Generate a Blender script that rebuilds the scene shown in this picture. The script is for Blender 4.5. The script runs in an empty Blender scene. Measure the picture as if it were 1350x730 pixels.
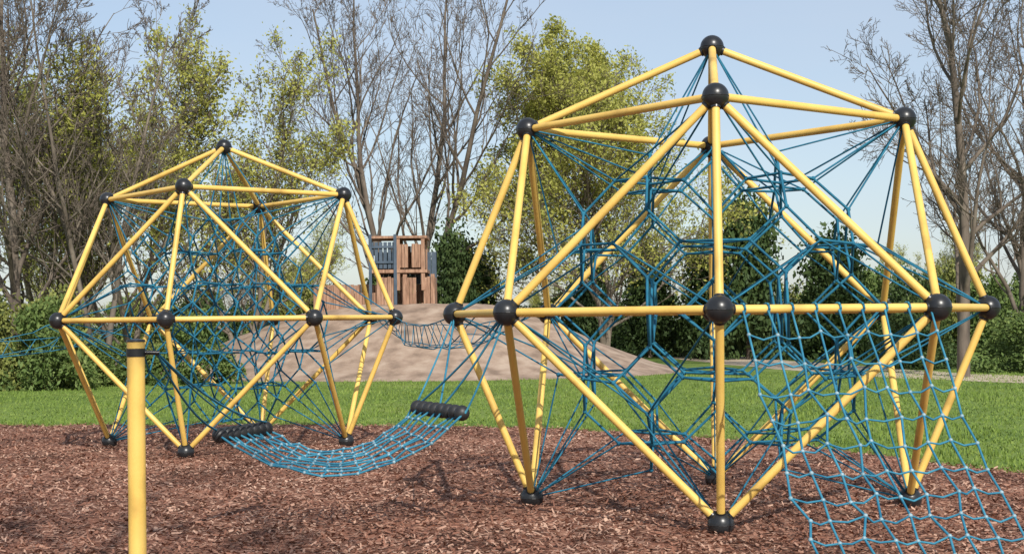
import bpy, math, random
import numpy as np
from mathutils import Vector, Matrix
random.seed(7); rng=np.random.default_rng(7)
scene=bpy.context.scene
R=2.6; Z0=0.07; ZE=Z0+R*math.sqrt(.5); K=.884
def nodes(cx,cy,az):
    N={}
    def P(a,rad,z): return np.array([cx+rad*math.sin(a),cy-rad*math.cos(a),z])
    s=R*math.sqrt(.5)
    N['top']=np.array([cx,cy,ZE+R])
    for k in range(4):
        N['u%d'%k]=P(az+k*math.pi/2,s,ZE+s)
        N['l%d'%k]=P(az+k*math.pi/2,s,Z0)
    for j in range(8): N['m%d'%j]=P(az+j*math.pi/4,R,ZE)
    return N
# ---------------- camera ----------------------------
f,pit,rol,camz,sy=1929.8,.00996,-.01145,1.8366,38.27
fw=np.array([0,math.cos(pit),math.sin(pit)]);up0=np.array([0,-math.sin(pit),math.cos(pit)]);rt0=np.array([1.,0,0])
up=math.cos(rol)*up0-math.sin(rol)*rt0; rt=math.cos(rol)*rt0+math.sin(rol)*up0
cam=bpy.data.cameras.new('camera'); co=bpy.data.objects.new('camera',cam); scene.collection.objects.link(co)
co.matrix_world=Matrix(((rt[0],up[0],-fw[0],0),(rt[1],up[1],-fw[1],0),(rt[2],up[2],-fw[2],camz),(0,0,0,1)))
cam.sensor_width=36; cam.lens=f/1350*36; cam.shift_y=sy/1350; cam.clip_end=5000; cam.clip_start=.1
scene.camera=co
# ---------------- materials -------------------------
def newmat(name):
    m=bpy.data.materials.new(name); m.use_nodes=True; nt=m.node_tree
    return m,nt,nt.nodes['Principled BSDF']
def ramp(nt,cols,pos=None):
    r=nt.nodes.new('ShaderNodeValToRGB'); e=r.color_ramp.elements
    n=len(cols); pos=pos or [i/(n-1) for i in range(n)]
    while len(e)<n: e.new(.5)
    for i in range(n): e[i].position=pos[i]; e[i].color=(*cols[i],1)
    return r
def noisemat(name,cols,scale=5,rough=.8,bump=.3,bscale=None,pos=None,detail=4,stretch=None,metal=0,spec=.5,dist=.02):
    m,nt,b=newmat(name); L=nt.links
    tc=nt.nodes.new('ShaderNodeTexCoord'); mp=nt.nodes.new('ShaderNodeMapping')
    if stretch: mp.inputs['Scale'].default_value=stretch
    L.new(tc.outputs['Object'],mp.inputs['Vector'])
    n=nt.nodes.new('ShaderNodeTexNoise'); n.inputs['Scale'].default_value=scale; n.inputs['Detail'].default_value=detail
    L.new(mp.outputs[0],n.inputs['Vector'])
    r=ramp(nt,cols,pos or [.3+.4*i/(len(cols)-1) for i in range(len(cols))]); L.new(n.outputs['Fac'],r.inputs[0]); L.new(r.outputs[0],b.inputs['Base Color'])
    b.inputs['Roughness'].default_value=rough; b.inputs['Specular IOR Level'].default_value=spec; b.inputs['Metallic'].default_value=metal
    if bump:
        n2=nt.nodes.new('ShaderNodeTexNoise'); n2.inputs['Scale'].default_value=bscale or scale*3; n2.inputs['Detail'].default_value=3
        L.new(mp.outputs[0],n2.inputs['Vector'])
        bp=nt.nodes.new('ShaderNodeBump'); bp.inputs['Strength'].default_value=bump; bp.inputs['Distance'].default_value=dist
        L.new(n2.outputs['Fac'],bp.inputs['Height']); L.new(bp.outputs[0],b.inputs['Normal'])
    return m
def leafmat(name,cols,trans=.35,nscale=.5):
    m,nt,b=newmat(name); L=nt.links
    g=nt.nodes.new('ShaderNodeNewGeometry'); tc=nt.nodes.new('ShaderNodeTexCoord')
    n=nt.nodes.new('ShaderNodeTexNoise'); n.inputs['Scale'].default_value=nscale; n.inputs['Detail'].default_value=1; L.new(tc.outputs['Object'],n.inputs['Vector'])
    a=nt.nodes.new('ShaderNodeMath'); a.operation='MULTIPLY_ADD'; a.inputs[1].default_value=.45
    L.new(g.outputs['Random Per Island'],a.inputs[0])
    s=nt.nodes.new('ShaderNodeMath'); s.operation='MULTIPLY'; s.inputs[1].default_value=.6; L.new(n.outputs['Fac'],s.inputs[0]); L.new(s.outputs[0],a.inputs[2])
    r=ramp(nt,cols); L.new(a.outputs[0],r.inputs[0]); L.new(r.outputs[0],b.inputs['Base Color'])
    b.inputs['Roughness'].default_value=.65; b.inputs['Specular IOR Level'].default_value=.2
    if trans>0:
        t=nt.nodes.new('ShaderNodeBsdfTranslucent'); L.new(r.outputs[0],t.inputs['Color'])
        mx=nt.nodes.new('ShaderNodeMixShader'); mx.inputs[0].default_value=trans
        L.new(b.outputs[0],mx.inputs[1]); L.new(t.outputs[0],mx.inputs[2]); L.new(mx.outputs[0],nt.nodes['Material Output'].inputs['Surface'])
    return m
def plain(name,c):
    m,nt,b=newmat(name); b.inputs['Roughness'].default_value=.9; b.inputs['Specular IOR Level'].default_value=.2
    g=nt.nodes.new('ShaderNodeNewGeometry'); r=ramp(nt,[tuple(x*.6 for x in c),tuple(x*1.35 for x in c)]); nt.links.new(g.outputs['Random Per Island'],r.inputs[0]); nt.links.new(r.outputs[0],b.inputs['Base Color']); return m
M_yel=noisemat('yellow_painted_steel',[(.42,.26,.06),(.74,.475,.11),(.82,.57,.155)],scale=2.2,rough=.5,bump=.05,bscale=40,pos=[.24,.44,.8],detail=10)
M_blk=noisemat('black_rubber',[(.010,.011,.012),(.022,.023,.025)],scale=8,rough=.33,bump=0)
M_rub=noisemat('black_rubber_disc',[(.012,.012,.013),(.03,.03,.03)],scale=12,rough=.5,bump=0)
M_rope=noisemat('blue_rope',[(.008,.085,.15),(.022,.175,.27)],scale=6,rough=.75,bump=0,spec=.3)
M_rope2=noisemat('light_blue_rope',[(.015,.13,.22),(.05,.24,.34)],scale=6,rough=.75,bump=0,spec=.3)
M_clip=noisemat('rope_clip',[(.15,.27,.32),(.28,.40,.45)],scale=8,rough=.4,bump=0)
M_bark=noisemat('bark',[(.07,.055,.044),(.14,.11,.085),(.20,.165,.13)],scale=3,rough=.95,bump=.5,bscale=14,stretch=(1,1,.3),detail=3)
M_bark2=noisemat('pale_bark',[(.08,.062,.045),(.16,.13,.10),(.22,.185,.14)],scale=3,rough=.95,bump=.5,bscale=14,stretch=(1,1,.3),detail=3)
M_twig=plain('twig_bark',(.15,.12,.095))
M_lyel=leafmat('spring_leaf',[(.26,.28,.055),(.46,.46,.11),(.60,.58,.19)],trans=.42)
M_lgrn=leafmat('bush_leaf',[(.03,.055,.014),(.10,.15,.04),(.20,.235,.07)],trans=0)
M_ldrk=leafmat('evergreen_leaf',[(.02,.038,.013),(.055,.09,.028),(.10,.135,.045)],trans=0)
M_loli=leafmat('olive_leaf',[(.07,.085,.02),(.18,.20,.05),(.30,.30,.10)],trans=0)
M_wood=noisemat('weathered_timber',[(.19,.105,.065),(.32,.18,.115),(.42,.26,.17)],scale=4,rough=.85,bump=.3,stretch=(4,4,.6))
M_blue=noisemat('blue_panel',[(.035,.06,.09),(.07,.10,.14)],scale=4,rough=.6,bump=.1)
M_mound=noisemat('mound_surface',[(.20,.14,.10),(.31,.22,.16),(.40,.305,.23)],scale=1.6,rough=.95,bump=.6,bscale=9,detail=12,pos=[.34,.5,.68])
M_path=noisemat('sand_path',[(.38,.30,.21),(.52,.43,.32)],scale=1.2,rough=.95,bump=.3,detail=8)
M_chip=leafmat('wood_chip',[(.035,.016,.011),(.25,.115,.075),(.72,.50,.37)],trans=0,nscale=.6)
M_blade=leafmat('grass_blade',[(.065,.12,.018),(.15,.22,.04),(.23,.28,.07)],trans=0,nscale=.35)
def mulchmat():
    m,nt,b=newmat('bark_mulch'); L=nt.links
    tc=nt.nodes.new('ShaderNodeTexCoord'); w=nt.nodes.new('ShaderNodeTexNoise'); w.inputs['Scale'].default_value=9
    L.new(tc.outputs['Object'],w.inputs['Vector'])
    mx=nt.nodes.new('ShaderNodeMix'); mx.data_type='VECTOR'; mx.inputs[0].default_value=.08
    L.new(tc.outputs['Object'],mx.inputs[4]); L.new(w.outputs['Color'],mx.inputs[5])
    v=nt.nodes.new('ShaderNodeTexVoronoi'); v.inputs['Scale'].default_value=28; L.new(mx.outputs[1],v.inputs['Vector'])
    sp=nt.nodes.new('ShaderNodeSeparateColor'); L.new(v.outputs['Color'],sp.inputs[0])
    r=ramp(nt,[(.030,.014,.010),(.155,.068,.044),(.27,.128,.083),(.52,.32,.225)],[0,.35,.75,1]); L.new(sp.outputs[0],r.inputs[0])
    n=nt.nodes.new('ShaderNodeTexNoise'); n.inputs['Scale'].default_value=.7; n.inputs['Detail'].default_value=9; n.inputs['Roughness'].default_value=.75
    L.new(tc.outputs['Object'],n.inputs['Vector'])
    r2=ramp(nt,[(.45,.43,.42),(1.0,.98,.97),(1.55,1.52,1.48)],[.36,.5,.66]); L.new(n.outputs['Fac'],r2.inputs[0])
    mu=nt.nodes.new('ShaderNodeMix'); mu.data_type='RGBA'; mu.blend_type='MULTIPLY'; mu.inputs[0].default_value=1
    L.new(r.outputs[0],mu.inputs[6]); L.new(r2.outputs[0],mu.inputs[7]); L.new(mu.outputs[2],b.inputs['Base Color'])
    b.inputs['Roughness'].default_value=.95; b.inputs['Specular IOR Level'].default_value=.15
    bp=nt.nodes.new('ShaderNodeBump'); bp.inputs['Distance'].default_value=.03; bp.inputs['Strength'].default_value=.9
    L.new(sp.outputs[1],bp.inputs['Height']); L.new(bp.outputs[0],b.inputs['Normal'])
    return m
M_mulch=mulchmat()
def grassmat():
    m,nt,b=newmat('grass'); L=nt.links
    tc=nt.nodes.new('ShaderNodeTexCoord')
    n=nt.nodes.new('ShaderNodeTexNoise'); n.inputs['Scale'].default_value=.22; n.inputs['Detail'].default_value=9; n.inputs['Roughness'].default_value=.75
    L.new(tc.outputs['Object'],n.inputs['Vector'])
    n3=nt.nodes.new('ShaderNodeTexNoise'); n3.inputs['Scale'].default_value=14; n3.inputs['Detail'].default_value=4
    L.new(tc.outputs['Object'],n3.inputs['Vector'])
    ad=nt.nodes.new('ShaderNodeMix'); ad.data_type='FLOAT'; ad.inputs[0].default_value=.35; L.new(n.outputs['Fac'],ad.inputs[2]); L.new(n3.outputs['Fac'],ad.inputs[3])
    r=ramp(nt,[(.06,.105,.02),(.125,.19,.035),(.18,.24,.055),(.30,.28,.13)],[.36,.48,.57,.68]); L.new(ad.outputs[0],r.inputs[0])
    L.new(r.outputs[0],b.inputs['Base Color']); b.inputs['Roughness'].default_value=.9; b.inputs['Specular IOR Level'].default_value=.2
    bp=nt.nodes.new('ShaderNodeBump'); bp.inputs['Distance'].default_value=.05; bp.inputs['Strength'].default_value=.7
    L.new(n3.outputs['Fac'],bp.inputs['Height']); L.new(bp.outputs[0],b.inputs['Normal'])
    return m
M_grass=grassmat()
# ---------------- mesh helpers ----------------------
def empty(name,parent=None,loc=(0,0,0)):
    o=bpy.data.objects.new(name,None); scene.collection.objects.link(o); o.location=loc
    if parent: o.parent=parent
    return o
def link(name,me,parent=None):
    o=bpy.data.objects.new(name,me); scene.collection.objects.link(o)
    if parent: o.parent=parent
    return o
def mesh_np(name,V,F,mat,smooth=False):
    V=np.asarray(V,dtype=np.float32); F=np.asarray(F,dtype=np.int32); k=F.shape[1]
    me=bpy.data.meshes.new(name); me.vertices.add(len(V)); me.vertices.foreach_set('co',V.ravel())
    me.loops.add(F.size); me.loops.foreach_set('vertex_index',F.ravel())
    me.polygons.add(len(F)); me.polygons.foreach_set('loop_start',np.arange(len(F),dtype=np.int32)*k)
    me.polygons.foreach_set('loop_total',np.full(len(F),k,dtype=np.int32))
    me.polygons.foreach_set('use_smooth',np.full(len(F),smooth))
    me.update(calc_edges=True); me.validate(); me.materials.append(mat); return me
def split(S,ml=.25):
    out=[]
    for s in S:
        a=np.array(s[:3]);b=np.array(s[3:6]); n=max(1,int(np.linalg.norm(b-a)/ml+.5))
        for i in range(n):
            t0,t1=i/n,(i+1)/n; out.append([*(a+(b-a)*t0),*(a+(b-a)*t1),s[6]+(s[7]-s[6])*t0,s[6]+(s[7]-s[6])*t1])
    return out
def tubes(name,S,sides,mat,smooth=True):
    S=np.asarray(S,dtype=float).reshape(-1,8); a=S[:,:3]; b=S[:,3:6]; d=b-a; L=np.linalg.norm(d,axis=1)+1e-9; d/=L[:,None]
    ref=np.where(np.abs(d[:,2:3])>.9,np.array([[1.,0,0]]),np.array([[0,0,1.]]))
    u=np.cross(d,ref); u/=np.linalg.norm(u,axis=1)[:,None]; v=np.cross(d,u)
    t=np.arange(sides)*2*math.pi/sides; c=np.cos(t)[None,:,None]; s=np.sin(t)[None,:,None]
    ring=u[:,None,:]*c+v[:,None,:]*s
    V=np.concatenate([a[:,None]+ring*S[:,6][:,None,None],b[:,None]+ring*S[:,7][:,None,None]],axis=1).reshape(-1,3)
    i=np.arange(sides); j=(i+1)%sides; q=np.stack([i,j,j+sides,i+sides],1)
    F=(np.arange(len(S))[:,None,None]*2*sides+q[None]).reshape(-1,4)
    return mesh_np(name,V,F,mat,smooth)
def uvs(seg,rings):
    V=[];F=[]
    for i in range(rings+1):
        th=math.pi*i/rings
        for j in range(seg):
            ph=2*math.pi*j/seg; V.append((math.sin(th)*math.cos(ph),math.sin(th)*math.sin(ph),math.cos(th)))
    for i in range(rings):
        for j in range(seg): F.append((i*seg+j,(i+1)*seg+j,(i+1)*seg+(j+1)%seg,i*seg+(j+1)%seg))
    return np.array(V),np.array(F)
def balls(name,P,r,mat,seg=24,rings=14,sc=(1,1,1)):
    P=np.asarray(P,dtype=float); V,F=uvs(seg,rings); V=V*r*np.array(sc)
    return mesh_np(name,(P[:,None]+V[None]).reshape(-1,3),(np.arange(len(P))[:,None,None]*len(V)+F[None]).reshape(-1,4),mat,True)
def leaves(name,P,size,mat,flat=.0):
    P=np.asarray(P); n=len(P); u=rng.normal(size=(n,3)); u/=np.linalg.norm(u,axis=1)[:,None]
    w=rng.normal(size=(n,3)); w[:,2]*=(1-flat); v=np.cross(u,w); v/=np.linalg.norm(v,axis=1)[:,None]
    s=(size*rng.uniform(.6,1.4,n))[:,None]
    V=np.stack([P-u*s,P-v*s*.5,P+u*s,P+v*s*.5],1).reshape(-1,3)
    return mesh_np(name,V,np.arange(4*n).reshape(-1,4),mat)
def box(bmv,bmf,c,s,rz=0):
    x,y,z=c; a,b,h=s[0]/2,s[1]/2,s[2]/2; k=len(bmv); cr,sr=math.cos(rz),math.sin(rz)
    for dx,dy,dz in ((-a,-b,-h),(a,-b,-h),(a,b,-h),(-a,b,-h),(-a,-b,h),(a,-b,h),(a,b,h),(-a,b,h)):
        bmv.append((x+dx*cr-dy*sr,y+dx*sr+dy*cr,z+dz))
    for q in ((0,3,2,1),(4,5,6,7),(0,1,5,4),(1,2,6,5),(2,3,7,6),(3,0,4,7)): bmf.append([k+i for i in q])
def seg(a,b,r,r2=None): return [*a,*b,r,r if r2 is None else r2]
def sagrope(a,b,sag,r=.010,n=8):
    P=[a+(b-a)*t/n-np.array([0,0,sag*4*(t/n)*(1-t/n)]) for t in range(n+1)]
    return [seg(P[i],P[i+1],r) for i in range(n)]
# ---------------- domes -----------------------------
def toct(a,Rn):
    pts={}
    for i in range(-3,4):
        for j in range(-3,4):
            for k in range(-3,4):
                for h in (0,.5):
                    c=np.array([i+h,j+h,k+h])*a
                    if np.linalg.norm(c)>Rn+a: continue
                    for pm in ((0,1,2),(0,2,1),(1,0,2),(1,2,0),(2,0,1),(2,1,0)):
                        for s1 in (-1,1):
                            for s2 in (-1,1):
                                v=np.zeros(3); v[pm[1]]=s1*a/4; v[pm[2]]=s2*a/2; v=v+c
                                if np.linalg.norm(v)<Rn: pts[tuple(np.round(v,4))]=v
    V=np.array(list(pts.values())); D=np.linalg.norm(V[:,None]-V[None],axis=2); e=a*math.sqrt(2)/4
    I,J=np.where(np.triu(np.abs(D-e)<1e-3)); return V,I,J
def dome(name,cx,cy,az,a,Rn,nfan,web,rr,rf):
    root=empty(name); N=nodes(cx,cy,az); S=[]
    pairs=[]
    for k in range(4):
        pairs+=[('top','u%d'%k),('u%d'%k,'u%d'%((k+1)%4))]
        for dj in (-1,0,1): pairs+=[('u%d'%k,'m%d'%((2*k+dj)%8)),('l%d'%k,'m%d'%((2*k+dj)%8))]
    for j in range(8): pairs.append(('m%d'%j,'m%d'%((j+1)%8)))
    for x,y in pairs: S.append(seg(N[x],N[y],.036))
    link('frame_bars',tubes('frame_bars',split(S,.4),18,M_yel),root)
    link('ball_joints',balls('ball_joints',list(N.values()),.116,M_blk,32,20),root)
    S=[]
    for x,y in pairs:
        for p0,q0 in ((N[x],N[y]),(N[y],N[x])):
            d=(q0-p0)/np.linalg.norm(q0-p0); S.append(seg(p0+d*.085,p0+d*.124,.05,.045))
    for n,q in N.items():
        for t in range(20):
            a0,a1=t*math.pi/10,(t+1)*math.pi/10
            S.append(seg(q+.115*np.array([math.cos(a0),math.sin(a0),0]),q+.115*np.array([math.cos(a1),math.sin(a1),0]),.005))
    link('ball_sockets',tubes('ball_sockets',S,12,M_blk),root)
    V,I,J=toct(a,Rn); deg=np.bincount(np.concatenate([I,J]),minlength=len(V))
    c,s=math.cos(az),math.sin(az)
    X=np.stack([V[:,0]*c-V[:,1]*s,V[:,0]*s+V[:,1]*c,V[:,2]],1)+np.array([cx,cy,ZE])
    X+=rng.normal(size=X.shape)*.014
    keep=X[:,2]>.25; S=[];
    for i,j in zip(I,J):
        if keep[i] and keep[j]: S.append(seg(X[i],X[j],rr))
    outer=np.where((deg<4)&keep&(deg>0))[0]
    for n,q in N.items():
        D=np.linalg.norm(X[outer]-q,axis=1); o=outer[np.argsort(D)[:nfan]]
        for i in o: S.append(seg(q,X[i],rf))
    C=np.array([cx,cy,ZE])
    if web:
        for ring in (3,4,5,6,7,8):
            pts=[C+(N['m%d'%j]-C)*ring/9 for j in range(8)]
            for j in range(8): S.append(seg(pts[j],pts[(j+1)%8],rf*.9))
        for j in range(8): S.append(seg(C+(N['m%d'%j]-C)*.33,N['m%d'%j],rf*.9))
    link('rope_net',tubes('rope_net',split(S),6,M_rope),root)
    link('rope_clips',balls('rope_clips',X[keep],rr*1.7,M_rope,8,6),root)
    return root,N
rootR,NR=dome('climbing_dome',2.0015,14.411,-.125,1.24,1.72,7,False,.0135,.009)
rootL,NL=dome('climbing_dome',-4.3265,22.105,-.1137,1.0,1.75,7,True,.0135,.010)
# ---------------- cargo net -------------------------
cn=empty('cargo_net'); A=NR['m0'];B=NR['m1']
TL=A+(B-A)*.10; TR=A+(B-A)*.96; TL[2]+=.02; TR[2]+=.02
BL=np.array([2.14,11.1*K,.02]); BR=np.array([3.62,11.3*K,.02])
nc,nr=8,11; G=np.zeros((nc+1,nr+1,3))
for i in range(nc+1):
    for j in range(nr+1):
        s,t=i/nc,j/nr
        q=(TL*(1-s)+TR*s)*(1-t)+(BL*(1-s)+BR*s)*t
        q=q+np.array([0,0,-.20*math.sin(math.pi*t)]); q[:2]+=rng.normal(size=2)*.02*(0<j<nr); q[2]+=rng.normal()*.016*(0<j<nr); G[i,j]=q
G[:,:,2]=np.maximum(G[:,:,2],.02)
S=[]
for i in range(nc+1):
    for j in range(nr): S.append(seg(G[i,j],G[i,j+1],.010))
for i in range(nc):
    for j in range(1,nr+1):
        m=(G[i,j]+G[i+1,j])/2-np.array([0,0,.02+.02*rng.random()]); S.append(seg(G[i,j],m,.0085)); S.append(seg(m,G[i+1,j],.0085))
for i in range(nc+1):
    q=G[i,0]
    for t in range(10):
        a0,a1=t*math.pi/5,(t+1)*math.pi/5; e=np.array([.38,-.92,0])
        S.append(seg(q-[0,0,.02]+.046*(e*math.cos(a0)+np.array([0,0,1])*math.sin(a0)),q-[0,0,.02]+.046*(e*math.cos(a1)+np.array([0,0,1])*math.sin(a1)),.010))
link('net_ropes',tubes('net_ropes',S,6,M_rope2),cn)
link('net_clips',balls('net_clips',G[:,1:].reshape(-1,3),.018,M_clip,8,6),cn)
S=[]
for q in (BL,BR,(BL+BR)/2): S.append(seg(q-[0,0,.1],q+[0,0,.03],.03))
link('ground_anchors',tubes('ground_anchors',S,10,M_blk),cn)
# ---------------- yellow posts ----------------------
def ypost(PX,PY,H):
    po=empty('yellow_post')
    link('post_tube',tubes('post_tube',[seg((PX,PY,-.1),(PX,PY,H),.066)],28,M_yel),po)
    S=[seg((PX,PY,H),(PX,PY,H+.015),.070,.068),seg((PX,PY,H+.015),(PX,PY,H+.025),.068,.0),seg((PX,PY,H-.11),(PX,PY,H-.05),.072)]
    link('post_cap_and_collar',tubes('post_cap_and_collar',S,28,M_blk),po)
    link('post_eyebolt',tubes('post_eyebolt',[seg((PX+.05,PY,H-.08),(PX+.17,PY+.03,H-.085),.018)],10,M_blk),po)
    return np.array([PX+.15,PY+.03,H-.085])
top=ypost(-2.83,11.0,1.71)
top2=ypost(-8.2,20.5,1.72)
# ---------------- hammock net -----------------------
hm=empty('hanging_net_bridge')
An=np.array([-2.60,14.5*K,.86]);Af=np.array([-2.29,15.5*K,.86]);Bn=np.array([-.42,14.5*K,1.03]);Bf=np.array([-.92,15.5*K,1.04])
P=[]
for a,b in ((An,Af),(Bn,Bf)):
    for i in range(8): P.append(a+(b-a)*(i+.5)/8)
link('rubber_discs',balls('rubber_discs',P,.070,M_rub,16,10),hm)
nx,ny=14,8; G=np.zeros((nx+1,ny+1,3))
for i in range(nx+1):
    for j in range(ny+1):
        s,t=i/nx,j/ny
        q=(An*(1-t)+Af*t)*(1-s)+(Bn*(1-t)+Bf*t)*s
        q=q-np.array([0,0,.44*(4*s*(1-s))*(1-.28*t)]); q=q+rng.normal(size=3)*.012; G[i,j]=q
S=[]
for i in range(nx+1):
    for j in range(ny+1):
        if i<nx: S.append(seg(G[i,j],G[i+1,j],.011))
        if j<ny and 0<i<nx: S.append(seg(G[i,j],G[i,j+1],.009))
for t in (0,1): S+=sagrope(top,An*(1-t)+Af*t+np.array([0,0,.05]),.10)
S+=sagrope(top,(An+Af)/2+np.array([0,0,.05]),.05,.007)
for t in (0,.5,1): S+=sagrope(NR['m7'],Bn*(1-t)+Bf*t,.05)
for t in (.5,1): S+=sagrope(NR['m6'],Bn*(1-t)+Bf*t,.03)
link('net_ropes',tubes('net_ropes',S,6,M_rope2),hm)
link('net_clips',balls('net_clips',G[1:-1].reshape(-1,3),.017,M_clip,8,6),hm)
# rope bridges -----------------------------------------
def ropebridge(a0,b0,a1,b1,drop,n,r):
    rb=empty('rope_bridge'); S=[]; rows=[]
    for k,(w,dz) in enumerate(((0,0),(.2,-.7),(.5,-.8),(.8,-.7),(1,0))):
        pts=[]
        for i in range(n+1):
            t=i/n; q=(a0*(1-w)+a1*w)*(1-t)+(b0*(1-w)+b1*w)*t
            q=q+np.array([0,0,dz*drop*min(1,4*min(t,1-t)+.05)-.12*4*t*(1-t)])+rng.normal(size=3)*.01; pts.append(q)
        rows.append(pts); S+=[seg(pts[i],pts[i+1],r) for i in range(n)]
    for k in range(4):
        for i in range(1,n): S.append(seg(rows[k][i],rows[k+1][i],r*.8))
    link('bridge_ropes',tubes('bridge_ropes',S,6,M_rope2),rb)
ropebridge(NL['m2'],NR['m6'],NL['m3'],NR['m5'],.38,16,.007)
ropebridge(NL['m6'],top2,NL['m5'],top2+[.0,.6,0],.3,8,.007)
ypost(-8.2,21.1,1.72)
# ---------------- ground ----------------------------
xs=np.concatenate([np.linspace(-900,-60,12),np.linspace(-50,50,60),np.linspace(60,900,12)])
ys=np.concatenate([np.linspace(-300,-10,8),np.linspace(0,120,70),np.linspace(130,1800,20)])
XX,YY=np.meshgrid(xs,ys,indexing='ij'); V=np.stack([XX,YY,np.zeros_like(XX)-.012],2).reshape(-1,3)
nX,nY=len(xs),len(ys); I,J=np.meshgrid(np.arange(nX-1),np.arange(nY-1),indexing='ij'); k=(I*nY+J).ravel()
link('grass_ground',mesh_np('grass_ground',V,np.stack([k,k+nY,k+nY+1,k+1],1),M_grass))
ex=np.array([-60,-25,-9.5,-4,-.5,2,3.8,5.0,6.0,7.5,9,10,11]);ey=np.array([26,27.5,27.3,26.6,25.6,24,21.6,19,16.9,14,10,5,-8])
def yedge(x): return np.interp(x,ex,ey)+.16*np.sin(x*3.1)+.10*np.sin(x*7.7+1)+.06*np.sin(x*17.)
xs=np.linspace(-60,11,700); V=[];F=[]
for i,x in enumerate(xs): V+=[(x,-12,0),(x,float(yedge(x)),0)]
for i in range(len(xs)-1): F.append((2*i,2*i+2,2*i+3,2*i+1))
link('mulch_ground',mesh_np('mulch_ground',V,F,M_mulch))
n=95000; Y=8.5+19*rng.random(n)**1.25; X=rng.uniform(-1,1,n)*(Y*.38+1)
ok=Y<yedge(X)+rng.exponential(.15,n); X=X[ok];Y=Y[ok];n=len(X)
Z=rng.uniform(.004,.03,n); P=np.stack([X,Y,Z],1)
th=rng.uniform(0,2*math.pi,n); u=np.stack([np.cos(th),np.sin(th),rng.normal(0,.35,n)],1); v=np.stack([-np.sin(th),np.cos(th),rng.normal(0,.5,n)],1)
l=(rng.uniform(.010,.03,n)*np.where(rng.random(n)<.08,2.0,1))[:,None]; w=rng.uniform(.005,.012,n)[:,None]
V=np.stack([P-u*l-v*w,P+u*l-v*w*.6,P+u*l*.9+v*w,P-u*l*.8+v*w*.7],1).reshape(-1,3)
link('mulch_chips',mesh_np('mulch_chips',V,np.arange(4*n).reshape(-1,4),M_chip))
n=120000; Y=12+38*rng.random(n)**1.3; X=rng.uniform(-1,1,n)*(Y*.38+1)
ok=Y>yedge(X)-.12+rng.normal(0,.16,n); X=X[ok];Y=Y[ok];n=len(X); P=np.stack([X,Y,np.full(n,-.012)],1)
th=rng.uniform(0,2*math.pi,n); h=rng.uniform(.02,.07,n)*np.where(np.sin(X*1.3+np.sin(Y))>.3,1.3,.8); w=rng.uniform(.008,.02,n)
u=np.stack([np.cos(th),np.sin(th),0*th],1)*w[:,None]; tip=P+np.stack([rng.normal(0,.02,n),rng.normal(0,.02,n),h],1)
link('grass_tufts',mesh_np('grass_tufts',np.stack([P-u,P+u,tip],1).reshape(-1,3),np.arange(3*n).reshape(-1,3),M_blade))
pc=[(40,34),(24,36),(16,39.5),(12.5,46),(10.5,58),(8.8,72),(7,90),(4,130)]; V=[];F=[]
tt=np.linspace(0,len(pc)-1,60); cx=np.interp(tt,range(len(pc)),[q[0] for q in pc]); cy=np.interp(tt,range(len(pc)),[q[1] for q in pc])
for i in range(60):
    a=max(i-1,0);b=min(i+1,59); d=np.array([cx[b]-cx[a],cy[b]-cy[a]]); d/=np.linalg.norm(d); w=1.9+.12*math.sin(i*1.7)
    V+=[(cx[i]-d[1]*w,cy[i]+d[0]*w,-.006),(cx[i]+d[1]*w,cy[i]-d[0]*w,-.006)]
for i in range(59): F.append((2*i,2*i+1,2*i+3,2*i+2))
link('sand_path',mesh_np('sand_path',V,F,M_path))
MC=(-3.6,62.*K)
def mh(x,y):
    r=math.hypot((x-MC[0])/10.4,(y-MC[1])/9.6)*(1+.05*math.sin(3*math.atan2(y-MC[1],x-MC[0])+1)); t=max(0,min(1,(1-r)/.74)); return 2.5*(t*t*(3-2*t)*.55+t*.45)
V=[];F=[];n=80
for i in range(n+1):
    for j in range(n+1):
        x=MC[0]-11.5+23*i/n;y=MC[1]-11+22*j/n; V.append((x,y,mh(x,y)-.03+ (0.02*math.sin(x*3+y*2) if mh(x,y)>.05 else 0)))
for i in range(n):
    for j in range(n): k=i*(n+1)+j; F.append((k,k+n+1,k+n+2,k+1))
link('mound_hill',mesh_np('mound_hill',V,F,M_mound,True))
# ---------------- play tower ------------------------
tw=empty('play_tower'); zb=2.35
V=[];F=[]
def plankwall(x0,x1,y,z0,z1,skip=(),wd=.13,alongy=False):
    x=x0;i=0
    while x<x1-.02:
        if i not in skip:
            h=(z1-z0)*(1+random.uniform(-.015,.015)); c=(x+wd/2,y,z0+h/2) if not alongy else (y,x+wd/2,z0+h/2)
            box(V,F,c,(wd-.015,.07,h) if not alongy else (.07,wd-.015,h))
        x+=wd;i+=1
ty=60*K
plankwall(-7.1,-4.85,ty,zb-.5,zb+.55); plankwall(-4.75,-2.85,ty-.1,zb-.5,zb+1.1,skip=(4,5,10,11))
plankwall(ty,ty+2,-7.1,zb-.5,zb+.55,alongy=True); plankwall(ty,ty+2,-2.85,zb-.5,zb+1.1,alongy=True); plankwall(-7.1,-2.85,ty+2,zb-.5,zb+.9)
for x in (-7.1,-6.3,-5.6,-4.85): box(V,F,(x,ty-.06,zb+.1),(.14,.14,1.4))
for x in (-4.8,-3.85,-2.85): box(V,F,(x,ty-.2,zb+.35),(.14,.14,1.7))
plankwall(-4.1,-3.2,ty-.02,zb+1.45,zb+2.3,skip=(3,),wd=.12)
plankwall(-4.1,-3.2,ty+1.5,zb+1.45,zb+2.3,wd=.12)
plankwall(ty,ty+1.5,-3.2,zb+1.45,zb+2.3,alongy=True)
for x in (-4.1,-3.2):
    for y in (ty-.1,ty+1.5): box(V,F,(x,y,zb+1.6),(.13,.13,1.95))
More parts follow.
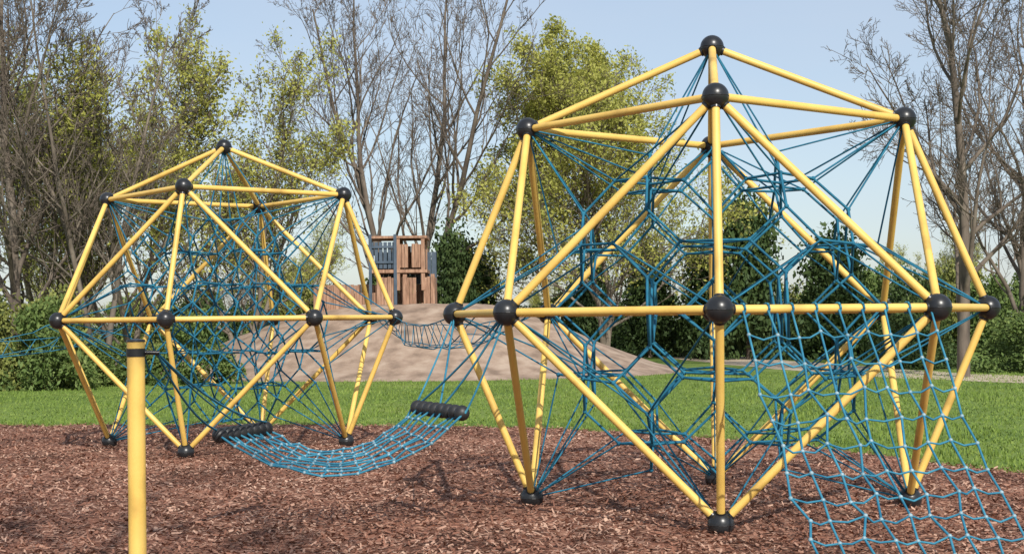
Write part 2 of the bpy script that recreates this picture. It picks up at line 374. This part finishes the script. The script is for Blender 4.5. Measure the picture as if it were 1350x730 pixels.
box(V,F,(-4.1,ty+.7,zb+1.32),(2.1,1.8,.12)); box(V,F,(-4.1,ty+.7,zb+2.55),(2.1,1.8,.09))
link('timber_walls',mesh_np('timber_walls',V,F,M_wood),tw)
V=[];F=[]
for x in np.arange(-5.05,-4.15,.16): box(V,F,(float(x),ty-.05,zb+1.9),(.12,.08,.95))
box(V,F,(-4.6,ty-.12,zb+1.65),(.95,.05,.08)); box(V,F,(-4.6,ty-.12,zb+2.2),(.95,.05,.08))
for x in (-5.1,-4.2): box(V,F,(x,ty-.16,zb+1.25),(.11,.11,2.8))
plankwall(-5.0,-2.9,ty+1.7,zb+.9,zb+2.1,wd=.2)
link('blue_panels',mesh_np('blue_panels',V,F,M_blue),tw)
# ---------------- trees -----------------------------
def tree_segs(seed,H,stems=1,lean=.12,fb=.25,r0=.22,spread=1.0,dens=1.0,maxlev=4,upb=.12,ratio=.5):
    rnd=random.Random(seed); segs=[]; fine=[]; tips=[]
    ns=[11,7,5,4,2]; wob=[.07,.12,.16,.2,.25]; cps=[2.0,1.5,1.5,1.4,0]
    def rv(): return Vector((rnd.gauss(0,1),rnd.gauss(0,1),rnd.gauss(0,1)))
    def br(p,d,L,r,lev):
        n=ns[lev]; st=L/n; rc=r
        for i in range(n):
            d=(d+rv()*wob[lev]+Vector((0,0,upb*(1 if lev else .3)))).normalized(); q=p+d*st
            r1=max(r*(1-.8*(i+1)/n),.008); (fine if lev>=3 else segs).append([*p,*q,rc,r1])
            if lev>=3: tips.append(tuple(q))
            fr=(i+1)/n
            if lev<maxlev and fr>(fb if lev==0 else .2):
                k=cps[lev]*dens; k=int(k)+(rnd.random()<k-int(k))
                for c in range(k):
                    ax=d.cross(rv()).normalized(); ang=rnd.uniform(.45,.95)*spread
                    nd=(Matrix.Rotation(ang,3,ax)@d).normalized()
                    nl=L*ratio*(1.15-.65*fr)*rnd.uniform(.7,1.2)
                    br(p.lerp(q,rnd.random()),nd,nl,max(r1*.55,.010),lev+1)
            p=q; rc=r1
    for s in range(stems):
        a=s*2*math.pi/stems+rnd.random(); t=lean*(1 if stems>1 else .3)
        br(Vector((math.cos(a)*.15*(stems>1),math.sin(a)*.15*(stems>1),-.1)),Vector((math.cos(a)*t,math.sin(a)*t,1)).normalized(),H*rnd.uniform(.9,1.05),r0,0)
    return segs,fine,tips
def mk(name,seed,bark=M_bark,leafn=0,lsize=.07,lmat=None,**kw):
    s,fn,t=tree_segs(seed,**kw); a=tubes(name+'_branches',s,6,bark); b=tubes(name+'_twigs',fn,3,M_twig); l=None
    if leafn:
        T=np.array(t); P=T[rng.integers(0,len(T),leafn)]+rng.normal(0,.17,(leafn,3)); l=leaves(name+'_leaves',P,lsize,lmat or M_lyel)
    return a,b,l
def put(name,m,loc,rz=0,sc=1.,parent=None,scz=None):
    e=empty(name,parent,(loc[0],loc[1]*K if loc[1]>0 else loc[1],loc[2])); e.rotation_euler=(0,0,rz); e.scale=(sc,sc,scz or sc)
    link('branches',m[0],e); link('twigs',m[1],e)
    if m[2]: link('leaves',m[2],e)
    return e
bare1=mk('bare_big',17,stems=4,H=18.5,lean=.27,fb=.2,r0=.19,spread=.95,dens=.82,ratio=.48)
bare2=mk('bare_tall',12,H=15,fb=.18,r0=.21,dens=1.08,ratio=.52)
bare3=mk('bare_multi',13,stems=3,H=12,lean=.22,r0=.11,dens=.85,bark=M_bark2,ratio=.45)
leaf1=mk('leafing',21,bark=M_bark2,leafn=70000,lsize=.078,H=12.5,stems=2,lean=.24,fb=.1,r0=.15,dens=1.0,spread=1.15,ratio=.58)
leaf2=mk('willow',22,bark=M_bark2,leafn=20000,lsize=.065,H=10,stems=3,lean=.25,fb=.12,r0=.11,dens=.9,ratio=.5)
put('bare_tree',bare1,(-4.9,76,0),.4)
put('bare_tree',bare2,(13.6,50,0),1.3,.95)
put('bare_tree',bare2,(18.0,58,0),3.3,.95)
put('spring_tree',leaf1,(4.0,72,0),1.0,1.0)
put('spring_tree',leaf2,(-10.0,62,0),.5,1.0)
put('spring_tree',leaf2,(-13.4,58,0),2.5,1.1)
put('bare_tree',bare2,(-15.6,52,0),.2,.95)
put('bare_tree',bare3,(-12.9,52,0),4.,1.0)
put('spring_tree',leaf2,(-17.0,60,0),4.2,1.2)
put('bare_tree',bare3,(-1.2,-3.0,0),1.,1.1)
tl=empty('distant_tree_line')
for i in range(16):
    x=-48+i*7+random.uniform(-1.5,1.5); m=[bare3,leaf2][i%2]
    s=random.uniform(.3,.42) if (-14<x<24) else random.uniform(.55,.8)
    put('tree',m,(x,random.uniform(100,125),0),random.uniform(0,6),s,tl)
def bush(name,mat,n,shape,clumps,ls,seed):
    g=np.random.default_rng(seed); P=[]
    for c in range(clumps):
        z=g.random(); a=g.uniform(0,6.28); 
        rad=shape(z)*g.uniform(.35,.95); cc=np.array([rad*math.cos(a),rad*math.sin(a),z]); cr=g.uniform(.12,.34)
        d=g.normal(size=(n//clumps,3)); d/=np.linalg.norm(d,axis=1)[:,None]; P.append(cc+d*cr*g.uniform(.4,1.15,(n//clumps,1)))
    P=np.concatenate(P); P[:,2]=np.abs(P[:,2]); return leaves(name,P,ls,mat)
b1=bush('bush_a',M_lgrn,7000,lambda z:.75*math.sqrt(max(0,1-z*z*.8)),24,.033,1)
b2=bush('bush_b',M_ldrk,7000,lambda z:.75*math.sqrt(max(0,1-z*z*.8)),24,.033,2)
b3=bush('conifer',M_ldrk,9000,lambda z:.5*(1-z*.85),34,.03,3)
b4=bush('bush_y',M_loli,7000,lambda z:.75*math.sqrt(max(0,1-z*z*.8)),24,.032,4)
def hedge(name,items):
    h=empty(name)
    for (me,x,y,w,ht) in items:
        o=link('shrub',me,h); o.location=(x,y*K,-.05); o.scale=(w,w,ht); o.rotation_euler=(0,0,random.uniform(0,6))
it=[]
for x in np.arange(1,42,1.7): it.append((random.choice([b1,b2,b4,b1]),x+random.uniform(-.5,.5),random.uniform(82,90),random.uniform(2.2,3.2),random.uniform(2.4,4.6)))
for x in np.arange(14,40,1.4): it.append((random.choice([b1,b2,b4]),x+random.uniform(-.4,.4),random.uniform(56,62)+ (x>16)*-3,random.uniform(1.6,2.4),random.uniform(1.6,2.7)))
hedge('hedge',it)
it=[]
for x in np.arange(-30,-9.5,1.1): it.append((random.choice([b1,b1,b4,b4]),x+random.uniform(-.4,.4),random.uniform(47,53),random.uniform(1.5,2.3),random.uniform(1.1,2.6)))
for x in np.arange(-40,-3,1.7): it.append((random.choice([b1,b4,b2]),x+random.uniform(-.4,.4),random.uniform(76,86),random.uniform(2.2,3.2),random.uniform(2.4,4.2)))
hedge('hedge',it)
def conifer(loc,w,h):
    e=empty('conifer_tree',None,(loc[0],loc[1]*K,loc[2])); o=link('foliage',b3,e); o.scale=(w,w,h); o.rotation_euler=(0,0,random.uniform(0,6))
    link('trunk',tubes('trunk',[seg((0,0,-.1),(0,0,h*.9),.16,.03)],8,M_bark),e)
for q in (((10.6,74,0),4.2,6.4),((9.2,78,0),3.6,5.0),((-2.6,74,0),3.2,5.2),((-1.6,78,0),3.2,4.6),((6.6,80,0),3.8,4.8),((14.,72,0),4.2,4.8)): conifer(*q)
# ---------------- light -----------------------------
el=math.radians(38); sd=Vector((.25,-.97,0)).normalized(); sv=Vector((sd.x*math.cos(el),sd.y*math.cos(el),math.sin(el)))
sl=bpy.data.lights.new('sun','SUN'); sl.energy=4.8; sl.angle=math.radians(.5); sl.color=(1,.955,.88); so=bpy.data.objects.new('sun',sl); scene.collection.objects.link(so)
so.rotation_euler=sv.to_track_quat('Z','Y').to_euler()
w=bpy.data.worlds.new('World'); scene.world=w; w.use_nodes=True; nt=w.node_tree
sk=nt.nodes.new('ShaderNodeTexSky'); sk.sky_type='NISHITA'; sk.sun_disc=False; sk.sun_elevation=el; sk.sun_rotation=math.atan2(sd.x,sd.y); sk.air_density=1.0; sk.dust_density=1.0; sk.ozone_density=1.5
tc=nt.nodes.new('ShaderNodeTexCoord'); mp=nt.nodes.new('ShaderNodeMapping'); mp.inputs['Scale'].default_value=(1,1,4); nt.links.new(tc.outputs['Generated'],mp.inputs[0])
nz=nt.nodes.new('ShaderNodeTexNoise'); nz.inputs['Scale'].default_value=2.2; nz.inputs['Detail'].default_value=5; nt.links.new(mp.outputs[0],nz.inputs['Vector'])
rp=ramp(nt,[(.32,)*3,(.62,)*3],[.35,.7]); nt.links.new(nz.outputs['Fac'],rp.inputs[0])
mx=nt.nodes.new('ShaderNodeMix'); mx.data_type='RGBA'; nt.links.new(rp.outputs[0],mx.inputs[0]); nt.links.new(sk.outputs[0],mx.inputs[6]); mx.inputs[7].default_value=(4.7,5.25,6.1,1)
bg=nt.nodes['Background']; bg.inputs['Strength'].default_value=.135; nt.links.new(mx.outputs[2],bg.inputs[0])
scene.view_settings.view_transform='Standard'; scene.view_settings.look='None'; scene.view_settings.exposure=0
